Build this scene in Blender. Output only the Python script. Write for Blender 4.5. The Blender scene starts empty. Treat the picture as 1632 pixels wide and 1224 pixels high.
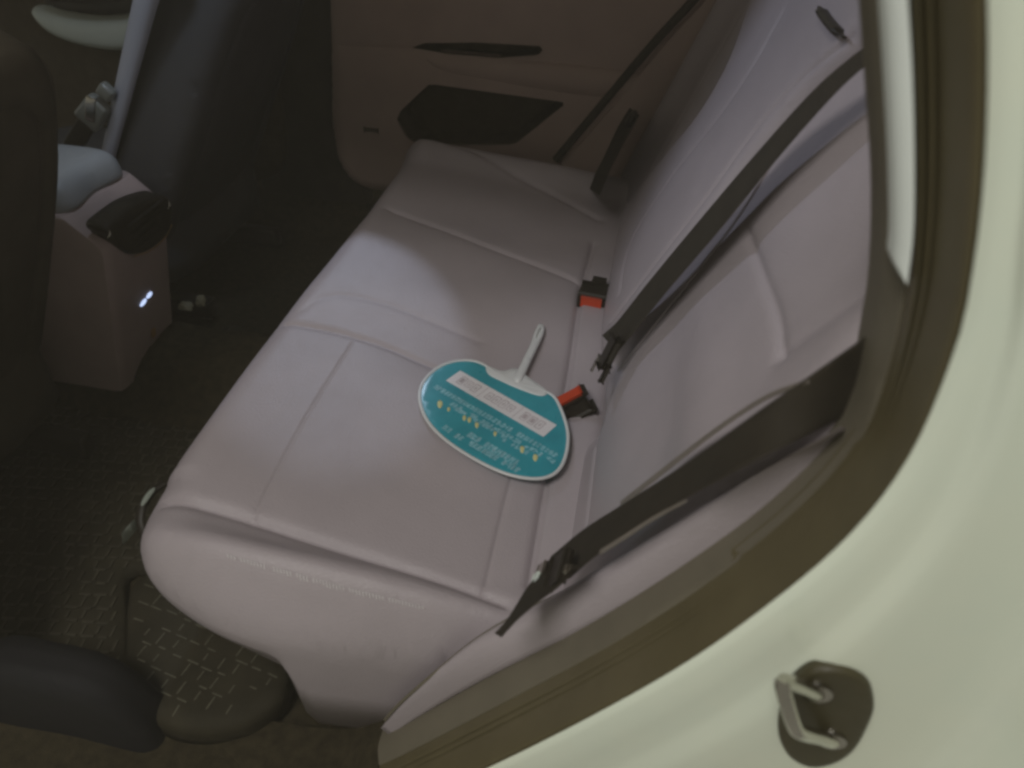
import bpy, bmesh, math, random
import numpy as np
from mathutils import Vector, Matrix
from mathutils.geometry import delaunay_2d_cdt

random.seed(7); rng = np.random.default_rng(7)
S = bpy.context.scene
C = S.collection

# ------------------------------------------------------------------ camera
# X runs to the rear of the car, Y across the car away from the viewer, Z up; car floor at z = 0
F = 1200.0; W, H = 1632, 1224
CAM = np.array([0.0, 0.0, 1.10])
dx = np.array([0.982, 0.147, -0.115]); dy = np.array([284.0, -955.0, 1200.0]); dy /= np.linalg.norm(dy)
dx -= (dx @ dy) * dy; dx /= np.linalg.norm(dx); dz = np.cross(dx, dy)
MW = np.array([dx, dy, dz])                      # camera (right, down, forward) -> world
cam = bpy.data.cameras.new('camera'); co = bpy.data.objects.new('camera', cam); C.objects.link(co)
R = Matrix([[MW[i, 0], -MW[i, 1], -MW[i, 2]] for i in range(3)])
co.matrix_world = Matrix.Translation(CAM) @ R.to_4x4()
cam.sensor_width = 36; cam.lens = F / W * 36; cam.clip_start = 0.01; cam.clip_end = 100
cam.dof.use_dof = True; cam.dof.focus_distance = 1.25; cam.dof.aperture_fstop = 4.5
S.camera = co

# ------------------------------------------------------------------ light
wd = bpy.data.worlds.new('World'); S.world = wd; wd.use_nodes = True
bg = wd.node_tree.nodes['Background']; bg.inputs[0].default_value = (1.0, 0.96, 0.80, 1); bg.inputs[1].default_value = 0.21

def lamp(name, kind, loc, target, power, col, **k):
    l = bpy.data.lights.new(name, kind); l.energy = power; l.color = col
    for a, b in k.items(): setattr(l, a, b)
    o = bpy.data.objects.new(name, l); C.objects.link(o); o.location = loc
    o.rotation_euler = (Vector(target) - Vector(loc)).to_track_quat('-Z', 'Y').to_euler()
    return o
lamp('street_lamp_light', 'AREA', (-0.68, -0.80, 2.66), (0.0, 0.6, 0.45), 32, (1.0, 0.97, 0.93), shape='DISK', size=0.8)
lamp('dome_reading_light', 'SPOT', (-0.72, 1.80, 1.12), (-0.468, 1.035, 0.35), 12.5, (0.68, 0.79, 1.0), spot_size=math.radians(22.0), spot_blend=0.12, shadow_soft_size=0.025)
lamp('dome_reading_light', 'SPOT', (-0.55, 1.22, 1.32), (0.16, 1.05, 0.74), 7.5, (0.72, 0.80, 1.0), spot_size=math.radians(66), spot_blend=0.9, shadow_soft_size=0.03)
lamp('dome_reading_light', 'SPOT', (-0.70, 1.15, 1.32), (-1.15, 1.36, 0.55), 6.5, (0.70, 0.82, 1.0), spot_size=math.radians(66), spot_blend=0.8, shadow_soft_size=0.03)

S.view_settings.view_transform = 'Standard'; S.view_settings.look = 'None'
S.view_settings.gamma = 1; S.view_settings.exposure = 0; S.view_settings.use_curve_mapping = False
S.cycles.use_denoising = True; S.cycles.filter_width = 2.9; S.cycles.max_bounces = 4; S.cycles.use_adaptive_sampling = True; S.cycles.adaptive_threshold = 0.02

# ------------------------------------------------------------------ helpers
def ray(px, py): return MW @ np.array([(px - W / 2) / F, (py - H / 2) / F, 1.0])
def at(px, py, pl):                               # the point of a real plane (n, d) seen at a place of the photo
    n = np.array(pl[:3], float); r = ray(px, py)
    return CAM + r * ((pl[3] - n @ CAM) / (n @ r))
def Y(v): return (0, 1, 0, v)
def Z(v): return (0, 0, 1, v)
def X(v): return (1, 0, 0, v)

def poly(pts, n=60):                              # closed polygon resampled along straight sides
    p = np.array(list(pts) + [pts[0]], float); s = np.r_[0, np.cumsum(np.linalg.norm(np.diff(p, axis=0), axis=1))]
    ts = np.linspace(0, s[-1], n, endpoint=False); return np.stack([np.interp(ts, s, p[:, k]) for k in range(2)], 1)
def curve(pts, n=40, closed=False):               # Catmull-Rom through points, evenly resampled
    p = np.array(pts, float); m = len(p)
    if closed: q = np.vstack([p[-1], p, p[0], p[1]])
    else: q = np.vstack([2 * p[0] - p[1], p, 2 * p[-1] - p[-2]])
    out = []
    for i in range(1, len(q) - 2):
        t = np.linspace(0, 1, 16, endpoint=False)[:, None]
        a, b, c, d = q[i - 1], q[i], q[i + 1], q[i + 2]
        out.append(0.5 * (2 * b + (c - a) * t + (2 * a - 5 * b + 4 * c - d) * t ** 2 + (3 * b - a - 3 * c + d) * t ** 3))
    out = np.vstack(out + [q[-2][None]])
    s = np.r_[0, np.cumsum(np.linalg.norm(np.diff(out, axis=0), axis=1))]
    ts = np.linspace(0, s[-1], n, endpoint=not closed)
    return np.stack([np.interp(ts, s, out[:, k]) for k in range(out.shape[1])], 1)

def mesh(name, v, f, mat, parent=None, smooth=True, mats=None, auto=None):
    me = bpy.data.meshes.new(name); me.from_pydata([tuple(map(float, q)) for q in v], [], [tuple(map(int, q)) for q in f])
    me.materials.append(M[mat]); me.update()
    if smooth:
        me.polygons.foreach_set('use_smooth', [True] * len(me.polygons))
        if auto: me.set_sharp_from_angle(angle=math.radians(auto))
    o = bpy.data.objects.new(name, me); C.objects.link(o)
    if parent is not None: o.parent = parent; o.matrix_parent_inverse = parent.matrix_basis.inverted()
    return o
def fixn(o):
    bm = bmesh.new(); bm.from_mesh(o.data); bmesh.ops.recalc_face_normals(bm, faces=bm.faces); bm.to_mesh(o.data); bm.free(); return o
def tag(o, label, cat, group=None, kind=None):
    o['label'] = label; o['category'] = cat
    if group: o['group'] = group
    if kind: o['kind'] = kind
    return o
def thing(name, loc, label, cat, group=None):
    o = bpy.data.objects.new(name, None); C.objects.link(o); o.location = tuple(map(float, loc)); o.empty_display_size = 0.05
    return tag(o, label, cat, group)

def loft(name, rows, mat, parent=None, close_v=False, caps=False, auto=40):
    n = len(rows[0]); v = np.vstack(rows); f = []
    for i in range(len(rows) - 1 + (1 if close_v else 0)):
        a, b = i * n, ((i + 1) % len(rows)) * n
        for j in range(n - 1): f.append((a + j, a + j + 1, b + j + 1, b + j))
    if caps:
        f.append(tuple(i * n for i in range(len(rows)))); f.append(tuple(i * n + n - 1 for i in reversed(range(len(rows)))))
    return fixn(mesh(name, v, f, mat, parent, auto=auto))

def tube(name, pts, r, mat, parent=None, n=40, seg=10, raw=False, flat=None):
    p = np.array(pts, float) if raw else curve(pts, n); n = len(p)
    t = np.gradient(p, axis=0); t /= np.linalg.norm(t, axis=1)[:, None]
    u = np.array([0.13, 0.21, 0.97]); rows = [[] for _ in range(seg)]
    rr = np.broadcast_to(np.asarray(r, float), (n,))
    for i in range(n):
        u = u - (u @ t[i]) * t[i]; u /= np.linalg.norm(u); s = np.cross(t[i], u)
        for k in range(seg):
            a = 2 * math.pi * k / seg
            rows[k].append(p[i] + rr[i] * (math.cos(a) * s + math.sin(a) * u * (flat or 1)))
    return loft(name, [np.array(q) for q in rows], mat, parent, True, True, 60)

def ribbon(name, ea, eb, th, mat, parent=None, n=50, crown=0.0):
    """strap with two given edges, thickness th and rolled edges"""
    a = curve(ea, n); b = curve(eb, n)
    t = np.gradient((a + b) / 2, axis=0); w = b - a; nn = np.cross(t, w); nn /= np.linalg.norm(nn, axis=1)[:, None]
    if (nn[n // 2] @ (CAM - a[n // 2])) < 0: nn = -nn
    rows = []
    for s, h in ((0, 0.5), (0.04, 1), (0.12, .8), (0.5, .8 + crown), (0.88, .8), (0.96, 1), (1, 0.5), (0.96, 0), (0.5, 0), (0.04, 0)):
        rows.append(a + w * s + nn * th * h)
    return loft(name, rows, mat, parent, True, True, 60)

def seg_dist(P, line):
    line = np.asarray(line, float); a = line[:-1]; ab = line[1:] - a; L2 = np.maximum((ab * ab).sum(1), 1e-12); out = np.empty(len(P))
    for k in range(0, len(P), 4000):
        q = P[k:k + 4000, None, :] - a[None]; t = np.clip((q * ab).sum(2) / L2, 0, 1)
        e = q - t[..., None] * ab; out[k:k + 4000] = np.sqrt((e * e).sum(2).min(1))
    return out
def inside(P, poly):
    poly = np.asarray(poly, float); q = np.roll(poly, -1, 0); r = np.zeros(len(P), bool)
    x1, y1, x2, y2 = poly[:, 0], poly[:, 1], q[:, 0], q[:, 1]; dyv = np.where(y2 == y1, 1e-12, y2 - y1)
    for k in range(0, len(P), 4000):
        X_, Y_ = P[k:k + 4000, :1], P[k:k + 4000, 1:]
        c = ((y1 > Y_) != (y2 > Y_)) & (X_ < (x2 - x1) * (Y_ - y1) / dyv + x1)
        r[k:k + 4000] = c.sum(1) % 2 == 1
    return r

class Pad:
    """upholstered or moulded panel: a plan outline in a plane (O, eu, ev, en), domed edges, grooved seams, skirted sides"""
    def __init__(s, O, eu, ev, en, outline, H, R, seams=(), extra=None, holes=(), step=0.012, nb=160):
        s.O, s.eu, s.ev, s.en = (np.array(q, float) for q in (O, eu, ev, en))
        s.out = curve(outline, nb, True); s.H, s.R = H, R; s.extra = extra
        s.seams = [(curve(l, max(12, int(np.linalg.norm(np.diff(np.array(l), axis=0), axis=1).sum() / 0.006))), d, w) for l, d, w in seams]; s.holes = [np.array(h) for h in holes]; s.step = step
    def uv(s, P):
        q = np.asarray(P, float) - s.O; A = np.stack([s.eu, s.ev, s.en], 1)
        return np.linalg.solve(A, q.T if q.ndim > 1 else q).T[..., :2]
    def h(s, P):
        d = seg_dist(P, np.vstack([s.out, s.out[:1]])); d = np.where(inside(P, s.out), d, 0)
        R = s.R(P) if callable(s.R) else s.R
        k = 1 - np.clip(d / R, 0, 1); z = s.H * np.sqrt(np.clip(1 - k * k, 0, 1))
        for l, dep, w in s.seams:
            q = seg_dist(P, l); fade = np.clip(d / 0.02, 0, 1)
            z = z - dep * (0.55 * np.exp(-(q / w) ** 2) + 0.45 * np.exp(-q / (3 * w))) * fade
        if s.extra is not None: z = z + s.extra(P) * np.clip(d / R, 0, 1) ** 0.5
        return z
    def pos(s, P):
        P = np.atleast_2d(P); return s.O + P[:, :1] * s.eu + P[:, 1:2] * s.ev + s.h(P)[:, None] * s.en
    def hit(s, px, py, lift=0.0):                 # where the sight line through a place of the photo meets the surface
        z = s.H
        for _ in range(10):
            n = np.cross(s.eu, s.ev); P = at(px, py, (*n, n @ (s.O + z * s.en)))
            z2 = s.h(s.uv(P - z * s.en)[None])[0]; z = 0.3 * z + 0.7 * z2
        n = np.cross(s.eu, s.ev); return at(px, py, (*n, n @ (s.O + (z + lift) * s.en)))
    def build(s, name, mat, parent=None, skirt=0.05, tuck=0.0):
        nb = len(s.out); pts = [s.out]; ed = [(i, (i + 1) % nb) for i in range(nb)]; k = nb
        for hq in s.holes:
            pts.append(hq); m = len(hq); ed += [(k + i, k + (i + 1) % m) for i in range(m)]; k += m
        lo, hi = s.out.min(0), s.out.max(0)
        g = np.stack(np.meshgrid(np.arange(lo[0], hi[0], s.step), np.arange(lo[1], hi[1], s.step)), -1).reshape(-1, 2)
        g[:, 0] += (np.round((g[:, 1] - lo[1]) / s.step) % 2) * s.step / 2
        for l, dep, w in s.seams: g = g[seg_dist(g, l) > max(3.4 * w, 0.006)]
        c = [g]
        tn = np.roll(s.out, -1, 0) - np.roll(s.out, 1, 0); tn /= np.linalg.norm(tn, axis=1)[:, None] + 1e-9
        nn = np.stack([-tn[:, 1], tn[:, 0]], 1)
        area = np.sum(s.out[:, 0] * np.roll(s.out[:, 1], -1) - np.roll(s.out[:, 0], -1) * s.out[:, 1])
        if area < 0: nn = -nn
        R0 = float(np.mean(s.R(s.out))) if callable(s.R) else s.R
        rings = []
        for th in (12, 25, 38, 52, 68):
            dd = R0 * (1 - math.cos(math.radians(th))); q = s.out + nn * dd
            sd = seg_dist(q, np.vstack([s.out, s.out[:1]])); q = q[(sd > dd * 0.93) & inside(q, s.out)]; rings.append(q)
        sl = []
        for l, dep, w in s.seams:
            t = np.gradient(l, axis=0); t /= np.linalg.norm(t, axis=1)[:, None]; m = np.stack([-t[:, 1], t[:, 0]], 1)
            for off in (0, .5, -.5, 1.1, -1.1, 2.0, -2.0, 3.0, -3.0): sl.append(l + m * w * off)
        if sl:
            sl = np.vstack(sl); c.append(sl)
        keep = []
        for q in c + rings:
            if len(q) == 0: continue
            d = seg_dist(q, np.vstack([s.out, s.out[:1]])); ok = inside(q, s.out) & (d > 0.0012)
            for hq in s.holes: ok &= ~inside(q, hq) & (seg_dist(q, np.vstack([hq, hq[:1]])) > 0.002)
            keep.append(q[ok])
        P = np.vstack(pts + keep)
        r = delaunay_2d_cdt([Vector(q) for q in P], ed, [], 0, 1e-5)
        V = np.array([tuple(q) for q in r[0]]); T = np.array([t for t in r[2] if len(t) == 3])
        cen = V[T].mean(1); ok = inside(cen, s.out)
        for hq in s.holes: ok &= ~inside(cen, hq)
        T = T[ok]; v = s.pos(V)
        # boundary loop for the skirt
        bo = s.O + s.out[:, :1] * s.eu + s.out[:, 1:] * s.ev
        idx = [int(np.argmin(np.hypot(*(V - q).T))) for q in s.out]
        v = list(v); f = [tuple(t) for t in T]
        sk = skirt(s.out) if callable(skirt) else np.full(nb, skirt)
        prev = idx
        for fr in (0.12, 0.5, 1.0):
            base = len(v); ring = bo - s.en * (sk * fr)[:, None]
            inn = (nn[:, :1] * s.eu + nn[:, 1:] * s.ev) * (tuck * fr ** 2)
            v += list(ring + inn); cur = list(range(base, base + nb))
            f += [(prev[i], prev[(i + 1) % nb], cur[(i + 1) % nb], cur[i]) for i in range(nb) if prev[i] != prev[(i + 1) % nb]]
            prev = cur
        f.append(tuple(prev))
        o = fixn(mesh(name, v, f, mat, parent)); return o

def recess(name, poly, O, eu, ev, en, depth, mat, parent, shrink=0.9):
    p = np.array(poly); c = p.mean(0); rows = []
    for d, sc in ((0.0, 1.0), (-0.004, .985), (-depth, shrink)):
        q = c + (p - c) * sc; q = np.vstack([q, q[:1]]); rows.append(O + q[:, :1] * eu + q[:, 1:] * ev + d * en)
    rows.append(np.repeat((O + c[0] * eu + c[1] * ev - depth * en)[None], len(p) + 1, 0))
    return loft(name, rows, mat, parent)

def block(name, ctr, ax, size, mat, parent=None, bev=0.004, taper=None, seg=3):
    """bevelled block: ax = three axis vectors, size = full lengths; taper = (sx, sy) scale at the +z end"""
    bm = bmesh.new(); bmesh.ops.create_cube(bm, size=1)
    A = [np.array(a, float) / np.linalg.norm(a) for a in ax]
    for q in bm.verts:
        l = list(q.co)
        if taper and l[2] > 0: l[0] *= taper[0]; l[1] *= taper[1]
        p = np.array(ctr, float) + sum(A[i] * l[i] * size[i] for i in range(3)); q.co = p
    if bev: bmesh.ops.bevel(bm, geom=list(bm.edges), offset=bev, segments=seg, profile=0.5, affect='EDGES', clamp_overlap=True)
    bmesh.ops.recalc_face_normals(bm, faces=bm.faces)
    me = bpy.data.meshes.new(name); bm.to_mesh(me); bm.free(); me.materials.append(M[mat])
    me.polygons.foreach_set('use_smooth', [True] * len(me.polygons)); me.set_sharp_from_angle(angle=math.radians(50))
    o = bpy.data.objects.new(name, me); C.objects.link(o)
    if parent is not None: o.parent = parent; o.matrix_parent_inverse = parent.matrix_basis.inverted()
    return o

# ------------------------------------------------------------------ materials
M = {}
def mat(key, col, rough=0.5, var=0.08, vs=6.0, bump=0.0, bs=400.0, metal=0.0, coat=0.0, spec=0.5, kind='noise', emit=None, trans=0.0, alpha=1.0, sheen=0.0, tint=None):
    m = bpy.data.materials.new(key); m.use_nodes = True; nt = m.node_tree; b = nt.nodes['Principled BSDF']
    N = nt.nodes.new; L = nt.links.new
    tc = N('ShaderNodeTexCoord')
    nz = N('ShaderNodeTexNoise'); nz.inputs['Scale'].default_value = vs; nz.inputs['Detail'].default_value = 6; nz.inputs['Roughness'].default_value = 0.6
    L(tc.outputs['Object'], nz.inputs['Vector'])
    rp = N('ShaderNodeValToRGB'); c = np.array(col); t = np.array(tint if tint else col)
    rp.color_ramp.elements[0].position = 0.3; rp.color_ramp.elements[1].position = 0.7
    rp.color_ramp.elements[0].color = (*np.clip(c * (1 - var), 0, 1), 1); rp.color_ramp.elements[1].color = (*np.clip(t * (1 + var), 0, 1), 1)
    L(nz.outputs['Fac'], rp.inputs['Fac']); L(rp.outputs['Color'], b.inputs['Base Color'])
    mr = N('ShaderNodeMapRange'); mr.inputs['To Min'].default_value = max(rough - 0.06, 0.02); mr.inputs['To Max'].default_value = min(rough + 0.06, 1)
    n2 = N('ShaderNodeTexNoise'); n2.inputs['Scale'].default_value = vs * 5; L(tc.outputs['Object'], n2.inputs['Vector'])
    L(n2.outputs['Fac'], mr.inputs['Value']); L(mr.outputs['Result'], b.inputs['Roughness'])
    b.inputs['Metallic'].default_value = metal; b.inputs['Coat Weight'].default_value = coat; b.inputs['Specular IOR Level'].default_value = spec
    b.inputs['Transmission Weight'].default_value = trans; b.inputs['Alpha'].default_value = alpha; b.inputs['Sheen Weight'].default_value = sheen
    if emit: b.inputs['Emission Color'].default_value = (*emit[:3], 1); b.inputs['Emission Strength'].default_value = emit[3]
    if bump:
        bp = N('ShaderNodeBump'); bp.inputs['Strength'].default_value = bump; bp.inputs['Distance'].default_value = 0.002
        if kind == 'voronoi':
            x = N('ShaderNodeTexVoronoi'); x.inputs['Scale'].default_value = bs; out = x.outputs['Distance']
        elif kind == 'weave':
            x = N('ShaderNodeTexWave'); x.inputs['Scale'].default_value = bs; x.inputs['Distortion'].default_value = 0.6; out = x.outputs['Fac']
        elif kind == 'brick':
            x = N('ShaderNodeTexBrick'); x.inputs['Scale'].default_value = bs; out = x.outputs['Fac']
        else:
            x = N('ShaderNodeTexNoise'); x.inputs['Scale'].default_value = bs; x.inputs['Detail'].default_value = 4; out = x.outputs['Fac']
        L(tc.outputs['Object'], x.inputs['Vector']); L(out, bp.inputs['Height']); L(bp.outputs['Normal'], b.inputs['Normal'])
    M[key] = m; return m
mat('leather', (0.396, 0.352, 0.370), 0.44, 0.07, 5, 0.25, 420, kind='voronoi', spec=0.4)
mat('thread', (0.62, 0.60, 0.60), 0.7, 0.05)
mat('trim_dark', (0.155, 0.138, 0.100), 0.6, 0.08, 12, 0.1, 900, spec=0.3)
mat('rubber', (0.115, 0.097, 0.050), 0.42, 0.10, 14, 0.08, 500, spec=0.35)
mat('paint', (0.80, 0.89, 0.76), 0.22, 0.04, 3, 0.02, 30, coat=0.8, tint=(0.83, 0.875, 0.72))
mat('pale_trim', (0.84, 0.90, 0.86), 0.45, 0.03)
mat('striker_rubber', (0.055, 0.047, 0.020), 0.5, 0.15, 20, 0.1, 300)
mat('webbing', (0.035, 0.029, 0.020), 0.75, 0.15, 30, 0.35, 260, kind='weave', spec=0.25)
mat('webbing_edge', (0.20, 0.175, 0.15), 0.6, 0.1, 40)
mat('black_plastic', (0.022, 0.018, 0.013), 0.5, 0.15, 20, spec=0.3)
mat('red_button', (0.55, 0.06, 0.02), 0.4, 0.05)
mat('steel', (0.50, 0.48, 0.43), 0.16, 0.06, 30, metal=1.0)
mat('fan_rim', (0.78, 0.80, 0.80), 0.35, 0.02, trans=0.2)
mat('fan_teal', (0.028, 0.27, 0.335), 0.3, 0.08, 12, tint=(0.040, 0.33, 0.40))
mat('fan_white', (0.72, 0.70, 0.72), 0.45, 0.03)
mat('fan_ink', (0.30, 0.60, 0.68), 0.5, 0.06)
mat('fan_grey', (0.42, 0.37, 0.39), 0.5, 0.2, 60)
mat('fan_yellow', (0.62, 0.60, 0.28), 0.5, 0.1)
mat('headliner', (0.50, 0.46, 0.42), 0.9, 0.04, 20, 0.2, 300)
mat('carpet', (0.040, 0.033, 0.019), 0.95, 0.35, 60, 0.7, 500, spec=0.1)
mat('mat_vinyl', (0.034, 0.029, 0.017), 0.75, 0.25, 20, 0.3, 160, kind='weave', spec=0.25)
mat('mat_ridge', (0.054, 0.048, 0.030), 0.8, 0.3, 50)
mat('mat_thread', (0.10, 0.094, 0.062), 0.8, 0.3, 90)
mat('seat_dark', (0.062, 0.062, 0.068), 0.7, 0.12, 8, 0.15, 500, kind='voronoi', spec=0.3)
mat('seat_brown', (0.058, 0.049, 0.036), 0.8, 0.2, 10, 0.1, 300, spec=0.2)
mat('trim_grey', (0.012, 0.012, 0.014), 0.75, 0.1, 8, spec=0.25)
mat('seat_edge_lit', (0.34, 0.36, 0.44), 0.5, 0.05)  # bluish light on the front seat edge, put into the colour
mat('console_plastic', (0.36, 0.285, 0.275), 0.55, 0.08, 9, 0.1, 900, spec=0.3)
mat('console_lid', (0.26, 0.28, 0.30), 0.5, 0.08, 9)
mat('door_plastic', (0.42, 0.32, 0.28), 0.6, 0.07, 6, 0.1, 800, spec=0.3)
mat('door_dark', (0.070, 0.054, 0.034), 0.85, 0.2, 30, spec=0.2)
mat('pale_grey', (0.58, 0.64, 0.60), 0.5, 0.06)
mat('buckle_grey', (0.16, 0.17, 0.16), 0.3, 0.15, 30)
mat('debris', (0.26, 0.29, 0.25), 0.4, 0.2, 40)
mat('beige_bit', (0.20, 0.185, 0.12), 0.6, 0.15, 40)
mat('led', (0.6, 0.7, 1.0), 0.4, 0.02, emit=(0.55, 0.68, 1.0, 1.1))
mat('amber', (0.35, 0.22, 0.10), 0.5, 0.1)

ex, ey, ez = np.eye(3)
# ------------------------------------------------------------------ the setting: the car floor
gx, gy = np.meshgrid(np.linspace(-2.6, 0.25, 90), np.linspace(0.30, 2.15, 70))
tun = 0.13 * np.exp(-((gy - 1.17) / 0.13) ** 4) * (gx < 5)
sil = 0.016 / (1 + np.exp((gy - 0.462) / 0.008)) + 0.10 / (1 + np.exp((1.93 - gy) / 0.01))
gz = tun + sil + 0.004 * np.sin(gx * 31) * np.sin(gy * 27)
v = np.stack([gx, gy, gz], -1).reshape(-1, 3); nx_ = gx.shape[1]
f = [(r * nx_ + c, r * nx_ + c + 1, (r + 1) * nx_ + c + 1, (r + 1) * nx_ + c) for r in range(gx.shape[0] - 1) for c in range(nx_ - 1)]
fl = mesh('car_floor', v, f, 'carpet'); fl['kind'] = 'structure'
fl['label'] = 'dark brown carpeted floor of the car'

# ------------------------------------------------------------------ door opening of the car body
A_px = [(1372, -160), (1383, 0), (1393, 150), (1402, 300), (1400, 430), (1388, 530), (1350, 668), (1240, 792), (1100, 898), (950, 993), (800, 1074), (640, 1162)]
C_px = [(1578, -160), (1582, 0), (1582, 150), (1574, 300), (1556, 440), (1528, 560), (1455, 730), (1360, 855), (1245, 955), (1100, 1058), (950, 1143), (800, 1218)]
N = 110
Ac = curve([at(*p, Y(0.445)) for p in A_px] + [(-0.235, .445, .085), (-0.29, .445, .045), (-0.38, .445, .026), (-0.55, .445, .022), (-0.8, .445, .022), (-1.05, .445, .022)], N)
Cc = curve([at(*p, Y(0.350)) for p in C_px] + [(-0.13, .35, .19), (-0.21, .35, .09), (-0.32, .35, .03), (-0.5, .35, -.02), (-0.75, .35, -.03), (-1.0, .35, -.03)], N)
ns = int(np.argmax(Ac[:, 0] < -0.215)) + 1; part_ = [slice(0, ns)]
def row(t, dyy):
    q = Ac * (1 - t) + Cc * t; q = q.copy(); q[:, 1] -= dyy; return q[part_[0]]
body = thing('car_body', at(1310, 1130, Y(0.35)) * np.array([1, 1, 0]), 'pale green painted door opening of the car with dark rubber seal', 'car body')
loft('pillar_trim', [row(0, -0.03), row(0.0, -0.004), row(0.015, 0.004), row(0.06, 0.007), row(0.20, 0.004), row(0.34, 0.000), row(0.385, -0.004), row(0.40, -0.02)], 'trim_dark', body)
def ridge(t0, t1, h, y0, y1, n=9):
    r = []
    for k in range(n):
        s = k / (n - 1); r.append(row(t0 + (t1 - t0) * s, y0 + (y1 - y0) * s + h * math.sin(math.pi * s) ** 0.8))
    return r
loft('door_seal', [row(0.375, -0.02)] + ridge(0.38, 0.51, 0.017, -0.012, -0.012) + ridge(0.515, 0.62, 0.014, -0.014, -0.014) + [row(0.64, -0.02)], 'rubber', body)
loft('seal_flange', [row(0.62, -0.025), row(0.63, -0.012)] + ridge(0.64, 0.97, 0.014, -0.010, -0.004, 11) + [row(0.985, -0.004), row(1.0, -0.002)], 'rubber', body)
part_[0] = slice(ns - 1, N)
loft('sill_plate', [row(0, -0.03), row(0.0, -0.004), row(0.03, 0.003), row(0.30, 0.002), row(0.42, 0.000), row(0.45, -0.006), row(0.50, -0.006), row(0.53, 0.002), row(0.8, 0.002), row(0.97, 0.0), row(1.0, -0.002)], 'carpet', body)
# painted door jamb: steps outward from the seal to the outer skin
tn = np.gradient(Cc, axis=0); tn[:, 1] = 0; tn /= np.linalg.norm(tn, axis=1)[:, None]
nrm = np.stack([tn[:, 2], 0 * tn[:, 0], -tn[:, 0]], 1)
if nrm[60] @ np.array([1, 0, -1]) < 0: nrm = -nrm
wid = np.interp(np.arange(N), [0, 8, 16, 24, 32, 44, N], [.022, .032, .085, .165, .23, .28, .30])[:, None] * 1.0
def off(fr, d, y): q = Cc + nrm * (wid * fr + d); q[:, 1] = y; return q
prof = [(0, -.001, .3525), (0, .002, .3495), (0, .006, .3475), (.12, .006, .3465), (.20, .006, .3460), (.24, .006, .3445), (.28, .006, .3405), (.33, .006, .3385), (.42, .006, .3385), (.6, .006, .3390), (.8, .006, .339), (.93, .006, .337), (1, .008, .331), (1, .016, .318), (1, .024, .303), (1, .032, .295), (1, .045, .291), (1, .10, .288), (1, .30, .285)]
loft('jamb_panel', [off(*p) for p in prof], 'paint', body, auto=70)
# roof over the cabin and the pillar ahead of the opening, both outside the frame
block('roof_panel', (-0.75, 1.20, 1.42), (ex, ey, ez), (2.9, 1.56, 0.05), 'headliner', body, 0.015)
block('centre_pillar', (-0.93, 0.43, 0.78), ((1, 0, .12), ey, (-.12, 0, 1)), (0.16, 0.07, 1.3), 'trim_dark', body, 0.02)
# pale strip of the rear pillar trim
sa = curve([at(*p, Y(0.410)) for p in [(1398, -120), (1406, 0), (1414, 120), (1421, 260), (1423, 370), (1420, 412)]], 40)
sb = curve([at(*p, Y(0.400)) for p in [(1440, -120), (1448, 0), (1455, 120), (1458, 260), (1456, 370), (1446, 452)]], 40)
loft('pillar_strip', [sa + [0, .012, 0], sa, sa * .9 + sb * .1 - [0, .004, 0], sa * .5 + sb * .5 - [0, .006, 0], sa * .1 + sb * .9 - [0, .004, 0], sb, sb + [0, .012, 0]], 'pale_trim', body, caps=True, auto=50)
# door striker
pl = 0.3365
po = [at(*p, Y(pl))[[0, 2]] for p in [(1268, 1082), (1300, 1063), (1350, 1066), (1383, 1085), (1393, 1120), (1385, 1150), (1362, 1190), (1330, 1212), (1290, 1218), (1255, 1200), (1240, 1165), (1246, 1115)]]
pd = Pad((0, pl, 0), ex, ez, -ey, po, 0.004, 0.004, step=0.006, nb=80)
stk = pd.build('striker_pad', 'striker_rubber', body, skirt=0.006)
q0, q1 = at(1303, 1104, Y(pl - 0.006)), at(1327, 1180, Y(pl - 0.006)); o0, o1 = at(1243, 1083, Y(pl - 0.034)), at(1268, 1166, Y(pl - 0.034))
def bend(a, b, c, r=0.3): return [b + (a - b) * r, b + (a - b) * r * .45 + (c - b) * r * .06, b + (a - b) * r * .16 + (c - b) * r * .16, b + (c - b) * r * .45 + (a - b) * r * .06, b + (c - b) * r]
lp = [q0 + [0, .01, 0], q0, q0 * .6 + o0 * .4] + bend(q0, o0, o1) + [o0 * .5 + o1 * .5] + bend(o0, o1, q1) + [q1 * .6 + o1 * .4, q1, q1 + [0, .01, 0]]
tube('striker_loop', lp, 0.0058, 'steel', stk, n=90, seg=16)
for q in (q0, q1): tube('washer', [q + [0, .004, 0], q + [0, .002, 0], q - [0, .001, 0], q - [0, .002, 0]], 0.0105, 'steel', stk, seg=18, raw=True)

# ------------------------------------------------------------------ rear bench
bench = thing('rear_bench_seat', (-0.25, 1.2, 0.08), 'mauve grey leatherette rear bench seat with cushion and reclined backrest', 'car seat')
TH = 0.075
O = np.array([0, 0, 0.3145 - TH]); eu = np.array([1, 0, -0.085]); ev = ey; en = ez
def ctop(px, py): 
    n = np.cross(eu, ev); p = at(px, py, (*n, n @ (O + TH * en))); return p[:2]
front = [at(*p, Z(0.315))[:2] for p in [(262, 775), (345, 655), (450, 515), (520, 428), (588, 342), (640, 270)]]
outl = front + [(-0.585, 1.83), (-0.50, 1.865), (-0.3, 1.87), (-0.1, 1.86), (0.04, 1.85), (0.05, 1.4), (0.05, 0.9), (0.05, 0.60), (0.0, 0.51), (-0.12, 0.482), (-0.24, 0.464), (-0.36, 0.455), (-0.47, 0.476), (-0.55, 0.525)]
def S_(l): return [ctop(*p) for p in l]
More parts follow.
